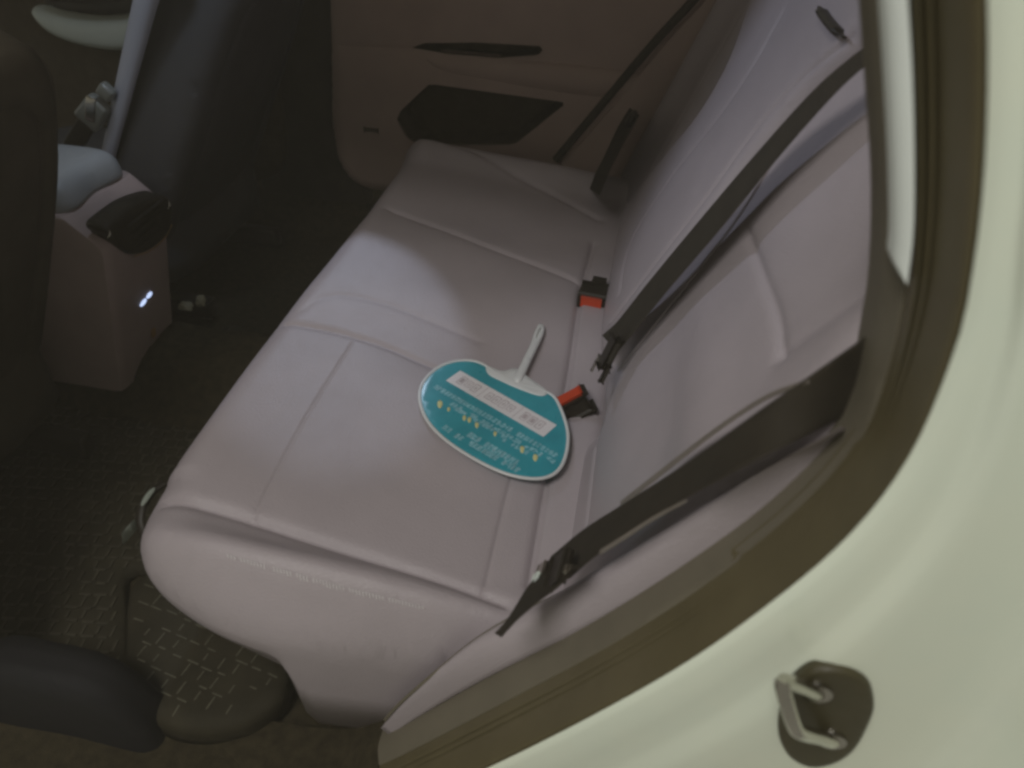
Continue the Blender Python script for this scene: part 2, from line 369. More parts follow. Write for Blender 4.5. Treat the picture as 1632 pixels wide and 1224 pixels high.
seams = [(S_([(262, 788), (400, 826), (560, 880), (700, 925), (805, 962)]), 0.013, 0.007),
         (S_([(562, 545), (520, 612), (480, 680), (400, 826)]), 0.0022, 0.0022),
         (S_([(455, 512), (530, 526), (610, 550), (690, 585), (800, 625), (905, 662)]), 0.007, 0.006),
         (S_([(482, 494), (505, 480), (545, 474), (610, 486), (680, 512), (760, 545)]), 0.0028, 0.007),
         (S_([(625, 335), (700, 365), (800, 405), (930, 457)]), 0.008, 0.006),
         (S_([(770, 945), (800, 820), (815, 762)]), 0.004, 0.003),
         (S_([(843, 930), (858, 840), (872, 760), (905, 600), (925, 470), (945, 390)]), 0.012, 0.005),
         (S_([(690, 240), (780, 270), (880, 310), (950, 350)]), 0.008, 0.008)]
def cex(P):
    u, v = P.T; sm = lambda a, b, x: np.clip((x - a) / (b - a), 0, 1) ** 2 * (3 - 2 * np.clip((x - a) / (b - a), 0, 1))
    z = 0.035 * np.exp(-((v - 0.508) / 0.029) ** 2)
    z += 0.036 * np.exp(-((v - 1.755) / 0.045) ** 2)
    z += 0.010 * np.exp(-((v - 1.23) / 0.17) ** 4) * sm(-0.62, -0.5, u)
    z += 0.006 * np.exp(-((v - 0.80) / 0.18) ** 2) * np.exp(-((u + 0.26) / 0.16) ** 2) + 0.006 * np.exp(-((v - 1.57) / 0.1) ** 2)
    z += 0.0012 * np.sin(u * 23 + v * 7) * np.sin(v * 19)
    z -= 0.02 * sm(0.0, 0.05, u)
    return z
cush = Pad(O, eu, ev, en, outl, TH, lambda P: np.where(P[:, 1] < 0.62, 0.075, np.where(P[:, 0] > -0.1, 0.05, 0.055)), seams, cex, step=0.011, nb=260)
def csk(q):
    low = 0.5 * (1 + np.tanh((q[:, 0] + 0.335) / 0.008)); near = q[:, 1] < 0.62
    return np.where(near, 0.05 * (1 - low) + 0.20 * low, 0.10)
cu = cush.build('seat_cushion', 'leather', bench, skirt=csk, tuck=0.012)
# stitching on the near bolster: light thread in two rows
sv, sf = [], []
l1 = curve([(362, 884), (450, 908), (560, 938), (672, 966)], 60)
for i, (x, y) in enumerate(l1):
    if rng.random() < 0.12: continue
    hgt = 5.5 + 5 * math.sin(math.pi * i / 59) * rng.random() 
    a = cush.hit(x, y, 0.0004); b = cush.hit(x + 1.5, y + hgt, 0.0004); w = (cush.hit(x + 1.6, y, 0.0004) - a)
    k = len(sv); up = np.array([0, 0, 0.0006]); sv += [a, a + w, b + w, b, a + up, a + w + up, b + w + up, b + up]
    sf += [(k + 4, k + 5, k + 6, k + 7), (k, k + 1, k + 5, k + 4), (k + 1, k + 2, k + 6, k + 5), (k + 2, k + 3, k + 7, k + 6), (k + 3, k, k + 4, k + 7)]
st = mesh('stitching', sv, sf, 'thread', cu, smooth=False)

# backrest panels, reclined 20 degrees
a20 = math.radians(20); bo = np.array([0, 0, 0.33]); beu = ey; bev = np.array([math.sin(a20), 0, math.cos(a20)]); ben = np.array([-math.cos(a20), 0, math.sin(a20)])
def BP(l=0.0): return (*ben, ben @ (bo + ben * l))
def buv(px, py, l=0.0):
    p = at(px, py, BP(l)) - bo; return np.array([p @ beu, p @ bev])
BH = 0.035
near_out = [(0.99, -0.10), buv(954, 690), buv(958, 600), buv(1036, 470), buv(1120, 345), buv(1190, 242), buv(1252, 160), buv(1312, 98), buv(1380, 44), (0.60, 0.76), (0.52, 0.76), (0.465, 0.70), (0.455, 0.5), (0.455, 0.3), (0.47, 0.1), (0.53, 0.0), (0.58, -0.10), (0.8, -0.11)]
nsm = [([buv(*p) for p in [(1188, 365), (1213, 440), (1231, 500), (1236, 562)]], 0.005, 0.006),
       ([buv(*p) for p in [(1236, 562), (1300, 512), (1345, 478), (1400, 436)]], 0.004, 0.010),
       ([buv(*p) for p in [(940, 836), (952, 720), (966, 600)]], 0.006, 0.004)]
def nex(P):
    y, w = P.T
    z = 0.012 * np.exp(-((w - 0.30) / 0.05) ** 2) * np.exp(-((y - 0.55) / 0.2) ** 2)
    p0, p1 = buv(1236, 562), buv(1400, 436); dd = (p1 - p0) / np.linalg.norm(p1 - p0)
    line = (P - p0) @ np.array([-dd[1], dd[0]]); line = line if (buv(1300, 300) - p0) @ np.array([-dd[1], dd[0]]) > 0 else -line
    along = (P - p0) @ dd
    z -= 0.009 / (1 + np.exp(-np.clip(line / 0.012, -40, 40))) / (1 + np.exp(-np.clip((along + 0.01) / 0.03, -40, 40)))
    z += 0.012 * np.exp(-((w - 0.12) / 0.10) ** 2)
    return z
nb_ = Pad(bo - ben * BH, beu, bev, ben, near_out, BH, 0.04, nsm, nex, step=0.011, nb=200)
nbo = nb_.build('backrest', 'leather', bench, skirt=0.05)
ctr_out = [buv(962, 585), buv(972, 470), buv(984, 385), buv(1005, 325), buv(1078, 230), buv(1148, 145), (1.555, 0.5), (1.54, 0.66), (1.46, 0.73), (1.2, 0.75), (0.85, 0.75), (0.66, 0.73), buv(1390, 68), buv(1340, 106), buv(1275, 170), buv(1205, 258), buv(1138, 350), buv(1048, 468)]
csm = [([buv(*p) for p in [(1004, 470), (1012, 420), (1030, 372), (1085, 300), (1160, 205), (1215, 120), (1262, 30)]], 0.005, 0.005),
       ([buv(*p) for p in [(985, 520), (1060, 425), (1140, 320), (1210, 222), (1280, 140), (1370, 60)]], 0.005, 0.004)]
def cexx(P):
    y, w = P.T
    return 0.016 * np.exp(-((y - 1.20) / 0.16) ** 2) * np.exp(-((w - 0.28) / 0.28) ** 2)
cb = Pad(bo - ben * (BH - 0.012), beu, bev, ben, ctr_out, BH, 0.035, csm, cexx, step=0.011, nb=200)
cbo = cb.build('backrest', 'leather', bench, skirt=0.06)
far_out = [(1.54, -0.10), (1.56, 0.1), (1.565, 0.4), (1.56, 0.62), (1.60, 0.7), (1.75, 0.72), (1.84, 0.66), (1.87, 0.5), (1.875, 0.2), (1.86, -0.08), (1.7, -0.11)]
fb = Pad(bo - ben * (BH + 0.01), beu, bev, ben, far_out, BH + 0.01, 0.05, [([(1.62, -0.05), (1.63, 0.3), (1.64, 0.66)], 0.006, 0.006)], lambda P: 0.03 * np.exp(-((P[:, 0] - 1.79) / 0.05) ** 2), step=0.014, nb=120)
fb.build('backrest', 'leather', bench, skirt=0.05)
# welt piping along the panel edges
def piping(pad, l, r=0.0022, lift=0.001): 
    c = curve(l, 50); return tube('piping', [pad.hit(*p, lift) for p in c], r, 'leather', nbo, raw=True, seg=8)
piping(nb_, [(985, 590), (1075, 478), (1165, 362), (1215, 285), (1243, 235)])
# belt guide slot near the backrest top
gs = thing('belt_guide', at(1328, 38, BP(0.03)), 'dark slotted belt guide near the top of the centre backrest', 'belt guide')
sl = [cb.hit(*p, 0.002) for p in [(1306, 12), (1318, 30), (1332, 47), (1346, 60)]]
tube('bezel', sl, [0.004] * 6 + [0.0095] * 18 + [0.004] * 6, 'leather', gs, n=30, seg=12, flat=0.5)
tube('slot', [np.array(q) - 0.006 * ray(1328, 38) for q in sl], [0.003] * 4 + [0.0085] * 18 + [0.003] * 4, 'black_plastic', gs, n=26, seg=12, flat=0.5)
# padded side bolster between the backrest and the door opening
inn = [(606, 1160), (640, 1122), (700, 1070), (760, 1022), (820, 985), (900, 945), (1000, 885), (1120, 808), (1230, 742), (1340, 680)]
inn3 = curve([at(*p, q) for p, q in zip(inn, [Y(.450), Y(.452), Y(.458), Y(.470), Y(.485), Y(.50), BP(.014), BP(.004), BP(-.004), BP(-.008)])], 60)
outb = [(622, 1172), (660, 1146), (720, 1110), (790, 1072), (870, 1032), (950, 992), (1060, 930), (1180, 845), (1275, 762), (1350, 684)]
out3 = curve([at(*p, Y(.448)) for p in outb], 60)
mid = (inn3 + out3) / 2; rows = []
bul = np.clip(np.sin(np.linspace(0.05, math.pi * .99, 60)), 0, 1)[:, None]
dirn = np.array([-0.90, -0.02, 0.42])
rows = [inn3 + [0.02, .035, -.03], inn3 + [0.003, .004, -.006], inn3 * .93 + out3 * .07 + dirn * .006 * bul, inn3 * .75 + out3 * .25 + dirn * .018 * bul, mid + dirn * .027 * bul, inn3 * .25 + out3 * .75 + dirn * .026 * bul, inn3 * .1 + out3 * .9 + dirn * .016 * bul, inn3 * .03 + out3 * .97 + dirn * .007 * bul, out3, out3 + [0.02, .03, -.03]]
loft('side_bolster', rows, 'leather', bench, auto=80, caps=True)
tube('gap_shade_tube', (inn3 + [-.002, -.001, .002])[2:34], 0.0022, 'trim_dark', bench, raw=True, seg=8)  # dark tube standing in for the shade in the cushion gap

# ------------------------------------------------------------------ seat belts
def belt(name, label, ea, eb, edge=None):
    r = thing(name, ea[-1], label, 'seat belt', 'rear seat belts'); ribbon('webbing', ea, eb, 0.0016, 'webbing', r)
    return r
L1 = BP(0.045)
e1 = [at(*p, q) for p, q in [((1420, 505), Y(.452)), ((1385, 530), Y(.458)), ((1270, 612), BP(.022)), ((1100, 735), BP(.032)), ((1000, 800), BP(.042)), ((930, 845), BP(.052)), ((878, 888), BP(.062))]]
e2 = [at(*p, q) for p, q in [((1375, 640), Y(.452)), ((1345, 662), Y(.456)), ((1200, 738), BP(.026)), ((1080, 804), BP(.036)), ((1000, 853), BP(.045)), ((945, 892), BP(.054)), ((908, 924), BP(.062))]]
b1 = belt('seat_belt', 'dark brown belt crossing the near backrest to the door pillar', e1, e2)
# lap strand under it, turned on edge, with its pale selvedge
k1 = [at(*p, BP(l)) for p, l in [((1290, 605), .018), ((1220, 632), .018), ((1140, 684), .022), ((1060, 745), .028), ((990, 800), .034)]]
k2 = [at(*p, BP(l)) for p, l in [((1290, 612), .018), ((1220, 639), .020), ((1140, 692), .024), ((1060, 754), .030), ((990, 809), .037)]]
ribbon('lap_webbing', k1, k2, 0.0014, 'webbing_edge', b1)
k1 = [at(*p, BP(l)) for p, l in [((1095, 797), .038), ((1040, 826), .044), ((985, 861), .052), ((957, 878), .056)]]
k2 = [at(*p, BP(l)) for p, l in [((1095, 800), .038), ((1040, 831), .044), ((985, 867), .052), ((957, 884), .056)]]
ribbon('selvedge', k1, k2, 0.0012, 'webbing_edge', b1)
k1 = [at(*p, BP(l)) for p, l in [((882, 884), .07), ((862, 912), .075), ((840, 938), .085), ((812, 985), .10), ((790, 1010), .10)]]
k2 = [at(*p, BP(l)) for p, l in [((925, 905), .07), ((890, 938), .075), ((862, 958), .085), ((826, 988), .10), ((800, 1016), .10)]]
ribbon('lap_end', k1, k2, 0.0016, 'webbing', b1)
tc_ = at(890, 908, BP(.075)); td = at(920, 885, BP(.075)) - at(860, 930, BP(.075)); tw = np.cross(td, ben)
tong = block('tongue', tc_, (td, tw, ben), (0.034, 0.030, 0.006), 'black_plastic', b1, 0.0025)
block('tongue_plate', at(862, 908, BP(.078)), (td, tw, ben), (0.020, 0.014, 0.002), 'steel', tong, 0.0008)
block('tongue_stop', at(903, 906, BP(.084)), (td, tw, ben), (0.006, 0.005, 0.002), 'steel', tong, 0.0008)
block('tongue_tip', at(852, 926, BP(.080)), (td, tw, ben), (0.012, 0.016, 0.002), 'pale_grey', tong, 0.0008)
# centre belt
e1 = [at(*p, BP(l)) for p, l in [((1440, 36), .02), ((1395, 66), .03), ((1350, 98), .034), ((1290, 152), .034), ((1200, 252), .034), ((1110, 358), .034), ((1030, 455), .034), ((985, 512), .036), ((960, 535), .042)]]
e2 = [at(*p, BP(l)) for p, l in [((1460, 50), .02), ((1412, 82), .03), ((1375, 110), .034), ((1325, 158), .034), ((1242, 252), .034), ((1150, 365), .034), ((1060, 470), .034), ((1010, 532), .036), ((985, 562), .042)]]
b2 = belt('seat_belt', 'dark belt running up beside the centre backrest from its tongue', e1, e2)
td = at(985, 530, BP(.05)) - at(962, 575, BP(.05)); tw = np.cross(td, ben)
tong = block('tongue', at(972, 562, BP(.048)), (td, tw, ben), (0.045, 0.030, 0.011), 'black_plastic', b2, 0.005, seg=4)
block('tongue_plate', at(949, 578, BP(.052)), (td, tw, ben), (0.026, 0.012, 0.002), 'steel', tong, 0.0008)
block('tongue_end', at(964, 596, BP(.045)), (td, tw, ben), (0.025, 0.008, 0.006), 'black_plastic', tong, 0.002)
# far belt
e1 = [at(*p, BP(l)) for p, l in [((1004, 172), .085), ((984, 205), .085), ((958, 260), .09), ((936, 298), .09)]]
e2 = [at(*p, BP(l)) for p, l in [((1020, 184), .085), ((1000, 220), .085), ((976, 266), .09), ((956, 312), .09)]]
b3 = belt('seat_belt', 'short black belt end with round tongue by the far door', e1, e2)
block('tongue', at(1006, 190, BP(.09)), (at(1012, 180, BP(.05)) - at(990, 215, BP(.05)), beu, ben), (0.045, 0.045, 0.016), 'black_plastic', b3, 0.015, seg=5)

# buckles sitting in the crease
def buckle(label, px, up, wid, lng, face, redoff):
    c = cush.hit(*px, 0.008); r = thing('seat_belt_buckle', c - [0, 0, .02], label, 'belt buckle', 'buckles in the seat crease')
    u = np.array(up, float); u /= np.linalg.norm(u); w = np.cross(u, face); w /= np.linalg.norm(w); n = np.cross(w, u)
    block('housing', c, (w, n, u), (wid, 0.026, lng), 'black_plastic', r, 0.007, (0.95, 0.95), 4)
    block('release_button', c + u * (lng * .5) + n * redoff, (w, n, u), (wid * .80, 0.020, 0.010), 'red_button', r, 0.003)
    block('stalk', c - u * (lng * .5 + .015), (w, n, u), (wid * .5, 0.014, 0.05), 'black_plastic', r, 0.003)
    return r
buckle('black buckle with orange red button beside the teal hand fan', (916, 646), (-0.50, 0.05, 0.80), 0.046, 0.032, (0.35, -1, 0.2), 0.0)
buckle('black buckle with red button beside the far edge of the centre seat', (946, 472), (-0.10, -0.95, 0.02), 0.042, 0.040, (0.0, 0.1, 1), 0.0)

# ------------------------------------------------------------------ hand fan on the seat
pA = cush.hit(690, 640, 0.006); pB = cush.hit(890, 735, 0.020); pC = cush.hit(790, 640, 0.012)
fn = np.cross(pB - pA, pC - pA); fn /= np.linalg.norm(fn); fn = fn if fn[2] > 0 else -fn
def FP(l=0.0): return (*fn, fn @ pA + l)
fan = thing('hand_fan', at(790, 670, FP(-0.002)), 'teal plastic hand fan with white handle lying on the seat', 'hand fan')
f1 = at(882, 675, FP()) - at(728, 588, FP()); f1 /= np.linalg.norm(f1); f2 = np.cross(fn, f1)
fO = at(790, 670, FP())
def fuv(px, py): q = at(px, py, FP()) - fO; return np.array([q @ f1, q @ f2])
fo = [(669, 626), (679, 603), (702, 584), (732, 575), (764, 578), (795, 597), (826, 612), (856, 620), (880, 630), (893, 650), (904, 684), (904, 714), (895, 742), (878, 758), (850, 763), (810, 756), (768, 738), (722, 710), (690, 682), (673, 654)]
sheet = Pad(fO, f1, f2, fn, [fuv(*p) for p in fo], 0.001, 0.003, step=0.012, nb=120).build('blade', 'fan_teal', fan, skirt=0.0012)
oc = curve([at(*p, FP(0.0006)) for p in fo], 120, True); oc = np.vstack([oc, oc[:2]])
tube('rim', oc, 0.0028, 'fan_rim', fan, raw=True, seg=10, flat=0.8)
def fpoly(name, pts, l, th, m, par, nb=40, closed=True):
    return Pad(fO + fn * l, f1, f2, fn, [fuv(*p) for p in pts], th, 0.002, step=0.015, nb=nb).build(name, m, par, skirt=th)
fpoly('handle_base', [(776, 584), (800, 592), (822, 588), (845, 604), (872, 624), (862, 632), (830, 622), (800, 609), (778, 597)], 0.0012, 0.0012, 'fan_rim', fan, 50)
hd = [(819, 606), (832, 577), (845, 550), (852, 530), (858, 519), (866, 520), (867, 530), (860, 548), (847, 575), (834, 604), (828, 612)]
hole = curve([fuv(*p) for p in [(854, 541), (857, 531), (861, 526), (863, 530), (860, 538), (856, 544)]], 20, True)
Pad(fO + fn * 0.003, f1, f2, fn, [fuv(*p) for p in hd], 0.003, 0.003, step=0.008, nb=60, holes=[hole]).build('handle', 'fan_rim', fan, skirt=0.002)
def quad(name, boxes, l, th, m, par):             # boxes: (u, v, du, dv) in fan axes
    vv, ff = [], []
    for (u, v, a, b) in boxes:
        k = len(vv)
        for z in (l, l + th):
            for su, sv_ in ((-1, -1), (1, -1), (1, 1), (-1, 1)): vv.append(fO + f1 * (u + su * a / 2) + f2 * (v + sv_ * b / 2) + fn * z)
        ff += [(k + 4, k + 5, k + 6, k + 7), (k, k + 1, k + 5, k + 4), (k + 1, k + 2, k + 6, k + 5), (k + 2, k + 3, k + 7, k + 6), (k + 3, k, k + 4, k + 7)]
    return mesh(name, vv, ff, m, par, smooth=False)
bc = [fuv(728, 590), fuv(882, 676), fuv(872, 699), fuv(716, 612)]
bu = (bc[0] + bc[2]) / 2; bw = np.linalg.norm(bc[1] - bc[0]); bh = abs(bc[0][1] - bc[3][1])
wb = quad('printed_panel', [(bu[0], bu[1], bw, bh)], 0.0011, 0.0003, 'fan_white', sheet)
mk = []
for i in range(12):
    u = bu[0] + bw * (-.40 + .80 * i / 11); w_, h_ = bw * .050, bh * (.42 + .14 * rng.random())
    if i in (3, 8): mk.append((u, bu[1], .0008, bh * .9)); continue
    mk += [(u, bu[1] + h_ / 2, w_, .0013), (u, bu[1] - h_ / 2, w_, .0013), (u - w_ / 2, bu[1], .0013, h_), (u + w_ / 2, bu[1], .0013, h_)]
    if i in (0, 9, 10): mk.append((u, bu[1], w_ * .6, h_ * .6))
    else: mk += [(u, bu[1], w_ * .5, .0012), (u, bu[1], .0012, h_ * .6)]
quad('panel_marks', mk, 0.0015, 0.0002, 'fan_grey', wb)
ink = []
def textrow(p0, p1, hgt, dens=0.8, stroke=0.0016):
    a, b = fuv(*p0), fuv(*p1); n = int(np.linalg.norm(b - a) / 0.0072); d = (b - a)
    for i in range(n):
        if rng.random() > dens: continue
        c = a + d * (i + .5) / n
        for _ in range(5):
            if rng.random() < .5: ink.append((c[0] + (rng.random() - .5) * .0030, c[1] + (rng.random() - .5) * hgt * .8, 0.0052, stroke * .8))
            else: ink.append((c[0] + (rng.random() - .5) * .0050, c[1], stroke * .8, hgt))
textrow((692, 616), (888, 728), 0.0105, .95); textrow((712, 640), (884, 738), 0.0095, .85)
textrow((726, 652), (806, 698), 0.008, .55)
textrow((706, 680), (738, 702), 0.011, .95, .002); textrow((746, 692), (826, 740), 0.012, .97, .0022); textrow((748, 706), (828, 752), 0.011, .95, .0022)
textrow((800, 700), (842, 724), 0.008, .6)
quad('lettering', ink, 0.0011, 0.0003, 'fan_ink', sheet)
for p, s in (((701, 645), 7), ((715, 653), 4), ((740, 667), 5), ((748, 670), 5), ((760, 678), 5.5), ((789, 692), 4.5), ((832, 717), 6.5), ((853, 730), 6.5)):
    fpoly('printed_icon', [(p[0] - s * .6, p[1]), (p[0] - s * .2, p[1] - s * .9), (p[0] + s * .6, p[1] - s * .5), (p[0] + s * .5, p[1] + s * .4), (p[0] - s * .1, p[1] + s)], 0.0012, 0.0003, 'fan_yellow', sheet, 12)

# ------------------------------------------------------------------ far rear door
DY = 1.95
fd = thing('far_rear_door', (-0.45, DY, 0.1), 'brown beige inner panel of the far rear door with armrest and pocket', 'car door')
def duv(px, py, l=0.0): return at(px, py, Y(DY - l))[[0, 2]]
dout = [duv(524, -140), duv(527, 0), duv(530, 110), duv(532, 200), duv(545, 262), duv(580, 296), duv(640, 305), (-0.4, 0.16), (0.0, 0.2), (0.14, 0.35), (0.25, 0.6), (0.33, 0.85), (0.0, 1.0), (-0.5, 1.0)]
pocket = poly([duv(*p) for p in [(640, 182), (646, 168), (690, 127), (700, 126), (900, 155), (903, 159), (828, 219), (820, 222), (672, 222), (655, 210)]], 90)
grab = poly([duv(*p) for p in [(664, 70), (680, 63), (760, 62), (866, 69), (868, 73), (862, 81), (800, 86), (720, 80)]], 60)
def dex(P):
    u, w = P.T; zt = duv(760, 95)[1]
    return 0.012 * np.exp(-((w - duv(580, 150)[1]) / 0.12) ** 4) + 0.004 * np.sin(u * 9)
ds = Pad((0, DY, 0), ex, ez, -ey, dout, 0.03, 0.045, [([duv(*p) for p in [(545, 68), (600, 70), (664, 72)]], 0.004, 0.004)], dex, [pocket, grab], step=0.018, nb=140)
dpn = ds.build('door_panel', 'door_plastic', fd, skirt=0.05)
Od = np.array([0, DY - 0.036, 0.0])
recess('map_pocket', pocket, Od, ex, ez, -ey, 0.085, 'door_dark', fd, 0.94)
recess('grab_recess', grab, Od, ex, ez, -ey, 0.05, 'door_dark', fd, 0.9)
arm = [(672, 84), (740, 88), (860, 98), (1000, 112), (1080, 122), (1120, 140), (1080, 172), (1000, 166), (900, 154), (800, 140), (720, 128), (684, 112)]
Pad((0, DY - 0.022, 0), ex, ez, -ey, [duv(*p, .04) for p in arm], 0.024, 0.04, step=0.012, nb=90).build('armrest', 'door_plastic', fd, skirt=0.02)
block('door_indent', at(592, 207, Y(DY - .04)), (ex, ez, ey), (0.04, 0.012, 0.006), 'door_dark', dpn, 0.003)  # dark block standing in for a small indentation of the panel
# far pillar trim and seal
fp = thing('far_pillar', at(1000, 140, Y(1.90)) * np.array([1, 1, 0]), 'dim far door seal and pillar trim behind the far seat', 'pillar trim')
tube('far_seal', [at(*p, Y(1.905)) for p in [(885, 255), (930, 202), (990, 130), (1050, 60), (1105, 0), (1180, -90)]], 0.010, 'seat_brown', fp)
l_ = curve([at(*p, Y(1.905)) for p in [(890, 262), (940, 204), (1000, 134), (1060, 62), (1115, 2), (1190, -90)]], 40)
loft('pillar_panel', [l_ + [0, .02, 0], l_ + [0.012, 0, 0], l_ + [.10, -.012, -.02], l_ + [.30, -.012, -.06], l_ + [.5, 0, -.1]], 'door_plastic', fp)

block('centre_pillar', (-0.94, 1.985, 0.55), ((1, 0, .05), ey, (-.05, 0, 1)), (0.34, 0.05, 1.15), 'seat_brown', fp, 0.02)
# ------------------------------------------------------------------ front seats
def front_seat(y0, y1, label, m1, m2, edge_lit, xs=(-1.05, 0.17), rec=27):
    a = math.radians(rec); o = np.array([xs[0], 0, xs[1]]); su, sv = ey, np.array([math.sin(a), 0, math.cos(a)]); sn = np.array([math.cos(a), 0, -math.sin(a)])
    r = thing('bucket_seat', (xs[0] - .2, (y0 + y1) / 2, 0.03), label, 'car seat', 'front seats seen from behind')
    T = 0.115 if edge_lit else 0.09; mid = (y0 + y1) / 2
    o2 = [(y0, 0.02), (y0 + .005, 0.3), (y0 + .03, 0.55), (y0 + .09, 0.70), (mid, 0.73), (y1 - .09, 0.70), (y1 - .03, 0.55), (y1 - .005, 0.3), (y1, 0.02), (y1 - .06, -0.04), (mid, -0.05), (y0 + .06, -0.04)]
    Pad(o - sn * 0.04, su, sv, sn, o2, 0.04, 0.05, [([(y0 + .08, 0.0), (y0 + .07, 0.35), (y0 + .11, 0.62), (mid, 0.66), (y1 - .11, .62), (y1 - .07, .35), (y1 - .08, 0.0)], 0.008, 0.006)], lambda P: 0.012 * np.exp(-((P[:, 0] - mid) / 0.12) ** 2) * np.exp(-((P[:, 1] - .35) / .25) ** 2), step=0.016, nb=120).build('backrest', m1, r, skirt=T)
    c2 = [(xs[0] - .50, y0 + .02), (xs[0] - .25, y0), (xs[0] + .02, y0 + .01), (xs[0] + .05, mid), (xs[0] + .02, y1 - .01), (xs[0] - .25, y1), (xs[0] - .50, y1 - .02), (xs[0] - .56, mid)]
    Pad((0, 0, .24), ex, ey, ez, c2, 0.07, 0.06, step=0.02, nb=100).build('seat_cushion', m1, r, skirt=0.10)
    for yy in (y0 + .06, y1 - .06):
        block('seat_rail', (xs[0] - .22, yy, 0.05), (ex, ey, ez), (0.62, 0.035, 0.05), 'black_plastic', r, 0.006)
        block('rail_riser', (xs[0] - .22, yy, 0.13), (ex, ey, ez), (0.40, 0.025, 0.16), 'black_plastic', r, 0.006)
    if edge_lit:
        l = [o + su * (y0 - .004) + sv * w - sn * d for w, d in ((.12, .15), (.25, .148), (.4, .143), (.6, .135), (.75, .128))]
        tube('lit_edge', l, list(np.linspace(.010, .020, 40)), m2, r, n=40, seg=12, flat=1.5)  # pale tube that carries the lit look of the seat edge
    return r
front_seat(0.46, 0.965, 'dark front seat back nearest the open door', 'seat_brown', 'seat_brown', False)
front_seat(1.345, 1.84, 'dark grey front seat back with side edge coloured as if lit beyond the console', 'seat_dark', 'seat_edge_lit', True)
# front door seen through the gap between the seats
f2 = thing('far_front_door', (-1.6, DY, 0.1), 'pale armrest of the far front door seen between the front seats', 'car door')
o2 = [(-2.5, .15), (-1.4, .13), (-1.02, .16), (-0.98, .5), (-0.98, 1.0), (-2.5, 1.0)]
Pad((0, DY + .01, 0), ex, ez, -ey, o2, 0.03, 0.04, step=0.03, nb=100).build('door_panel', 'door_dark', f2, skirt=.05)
ar = [duv(*p, .05) for p in [(50, 12), (120, 26), (180, 28), (262, 16), (262, 64), (200, 82), (130, 74), (74, 50)]]
Pad((0, DY - 0.03, 0), ex, ez, -ey, ar, 0.04, 0.03, step=0.012, nb=90).build('armrest', 'pale_grey', f2, skirt=0.03)
lid = [duv(*p, .10) for p in [(58, 2), (130, 6), (216, 0), (216, 22), (150, 26), (90, 20)]]
Pad((0, DY - 0.072, 0), ex, ez, -ey, lid, 0.012, 0.012, step=0.012, nb=60).build('window_switch_panel', 'black_plastic', f2, skirt=0.01)

# ------------------------------------------------------------------ console between the front seats
cs = thing('centre_console', (-1.0, 1.17, 0.12), 'mauve grey console end with dark air vent and lit port', 'console')
cz = 0.125
b0, b1_, b2_ = at(70, 590, Z(cz)), at(196, 602, Z(cz)), at(276, 512, Z(cz))
yN, yF = b1_[1], b2_[1]; xr = (b1_[0] + b2_[0]) / 2
def crow(x0, x1, y0, y1, z):                       # one level of the console: rounded rear corners
    r = 0.018; p = [(x0, y0), (x1 - r, y0), (x1 - .3 * r, y0 + .12 * r), (x1 - .05 * r, y0 + .55 * r), (x1, y0 + 1.4 * r), (x1, y1 - 1.4 * r), (x1 - .05 * r, y1 - .55 * r), (x1 - .3 * r, y1 - .12 * r), (x1 - r, y1), (x0, y1)]
    return np.array([(*q, z) for q in p])
topz = at(120, 322, Y(yN))[2]
xt = at(172, 372, Y(yN))
lv = [(xr - .008, cz - .04), (xr, cz), (xr + .018, cz + .09), (xr + .036, cz + .18), (xr + .050, cz + .25), (xr + .056, cz + .283), (xr + .054, cz + .295), (xr + .046, cz + .306), (xr + .004, cz + .345), (xr - .006, cz + .350), (xr - .03, cz + .352)]; topz = cz + .352
loft('console_shell', [crow(-1.45, x, yN, yF, z) for x, z in lv] + [crow(-1.45, xr - .3, yN + .08, yF - .08, topz + .001)], 'console_plastic', cs, auto=50)
cl = np.array([.056, 0, .283]); cl /= np.linalg.norm(cl); cn = np.array([cl[2], 0, -cl[0]]); cO = np.array([xr, 0, cz])
def XC(l=0.0): return (*cn, cn @ cO + l)
def cuv(px, py): q = at(px, py, XC(.004)) - cO; return np.array([q[1], q @ cl])
def cpos(q, l): return cO + ey * q[0] + cl * q[1] + cn * l
vo = [(166, 366), (178, 352), (214, 326), (255, 312), (270, 320), (272, 348), (266, 372), (240, 396), (212, 406), (192, 398), (176, 380)]
vent = Pad(cO + cn * .001, ey, cl, cn, [cuv(*p) for p in vo], 0.008, 0.008, step=0.008, nb=80).build('vent_housing', 'black_plastic', cs, skirt=0.03)
for k in range(4):
    w_ = cuv(220, 342 + k * 14)[1]; y0_, y1_ = cuv(190 + k * 6, 360)[0], cuv(262 - k * 5, 350)[0]
    block('vent_slat', cpos((.5 * (y0_ + y1_), w_), .011), (ey, cn, cl), (abs(y1_ - y0_) * .8, 0.006, 0.003), 'black_plastic', vent, 0.001)
for p in ((168, 372), (264, 326)):
    q = cuv(*p); tube('vent_clip', [cpos(q + [-.003, -.006], .009), cpos(q, .012), cpos(q + [.004, .006], .009)], 0.0016, 'steel', vent, n=12, seg=8)
tube('vent_trim', [at(*p, XC(.008)) for p in [(214, 409), (240, 399), (262, 380), (274, 358)]], 0.0012, 'amber', vent, n=20, seg=8)
for p0, p1 in (((224, 488), (232, 477)), ((234, 475), (241, 466))):
    tube('port_light', [at(*p0, XC(.001)), at((p0[0] + p1[0]) / 2, (p0[1] + p1[1]) / 2, XC(.002)), at(*p1, XC(.001))], [0.002, 0.0038, 0.004, 0.0038, 0.002], 'led', cs, n=5, seg=10)
block('screw_cover', at(244, 530, XC(.001)), (ey, cl, cn), (0.010, 0.018, 0.004), 'amber', cs, 0.002)
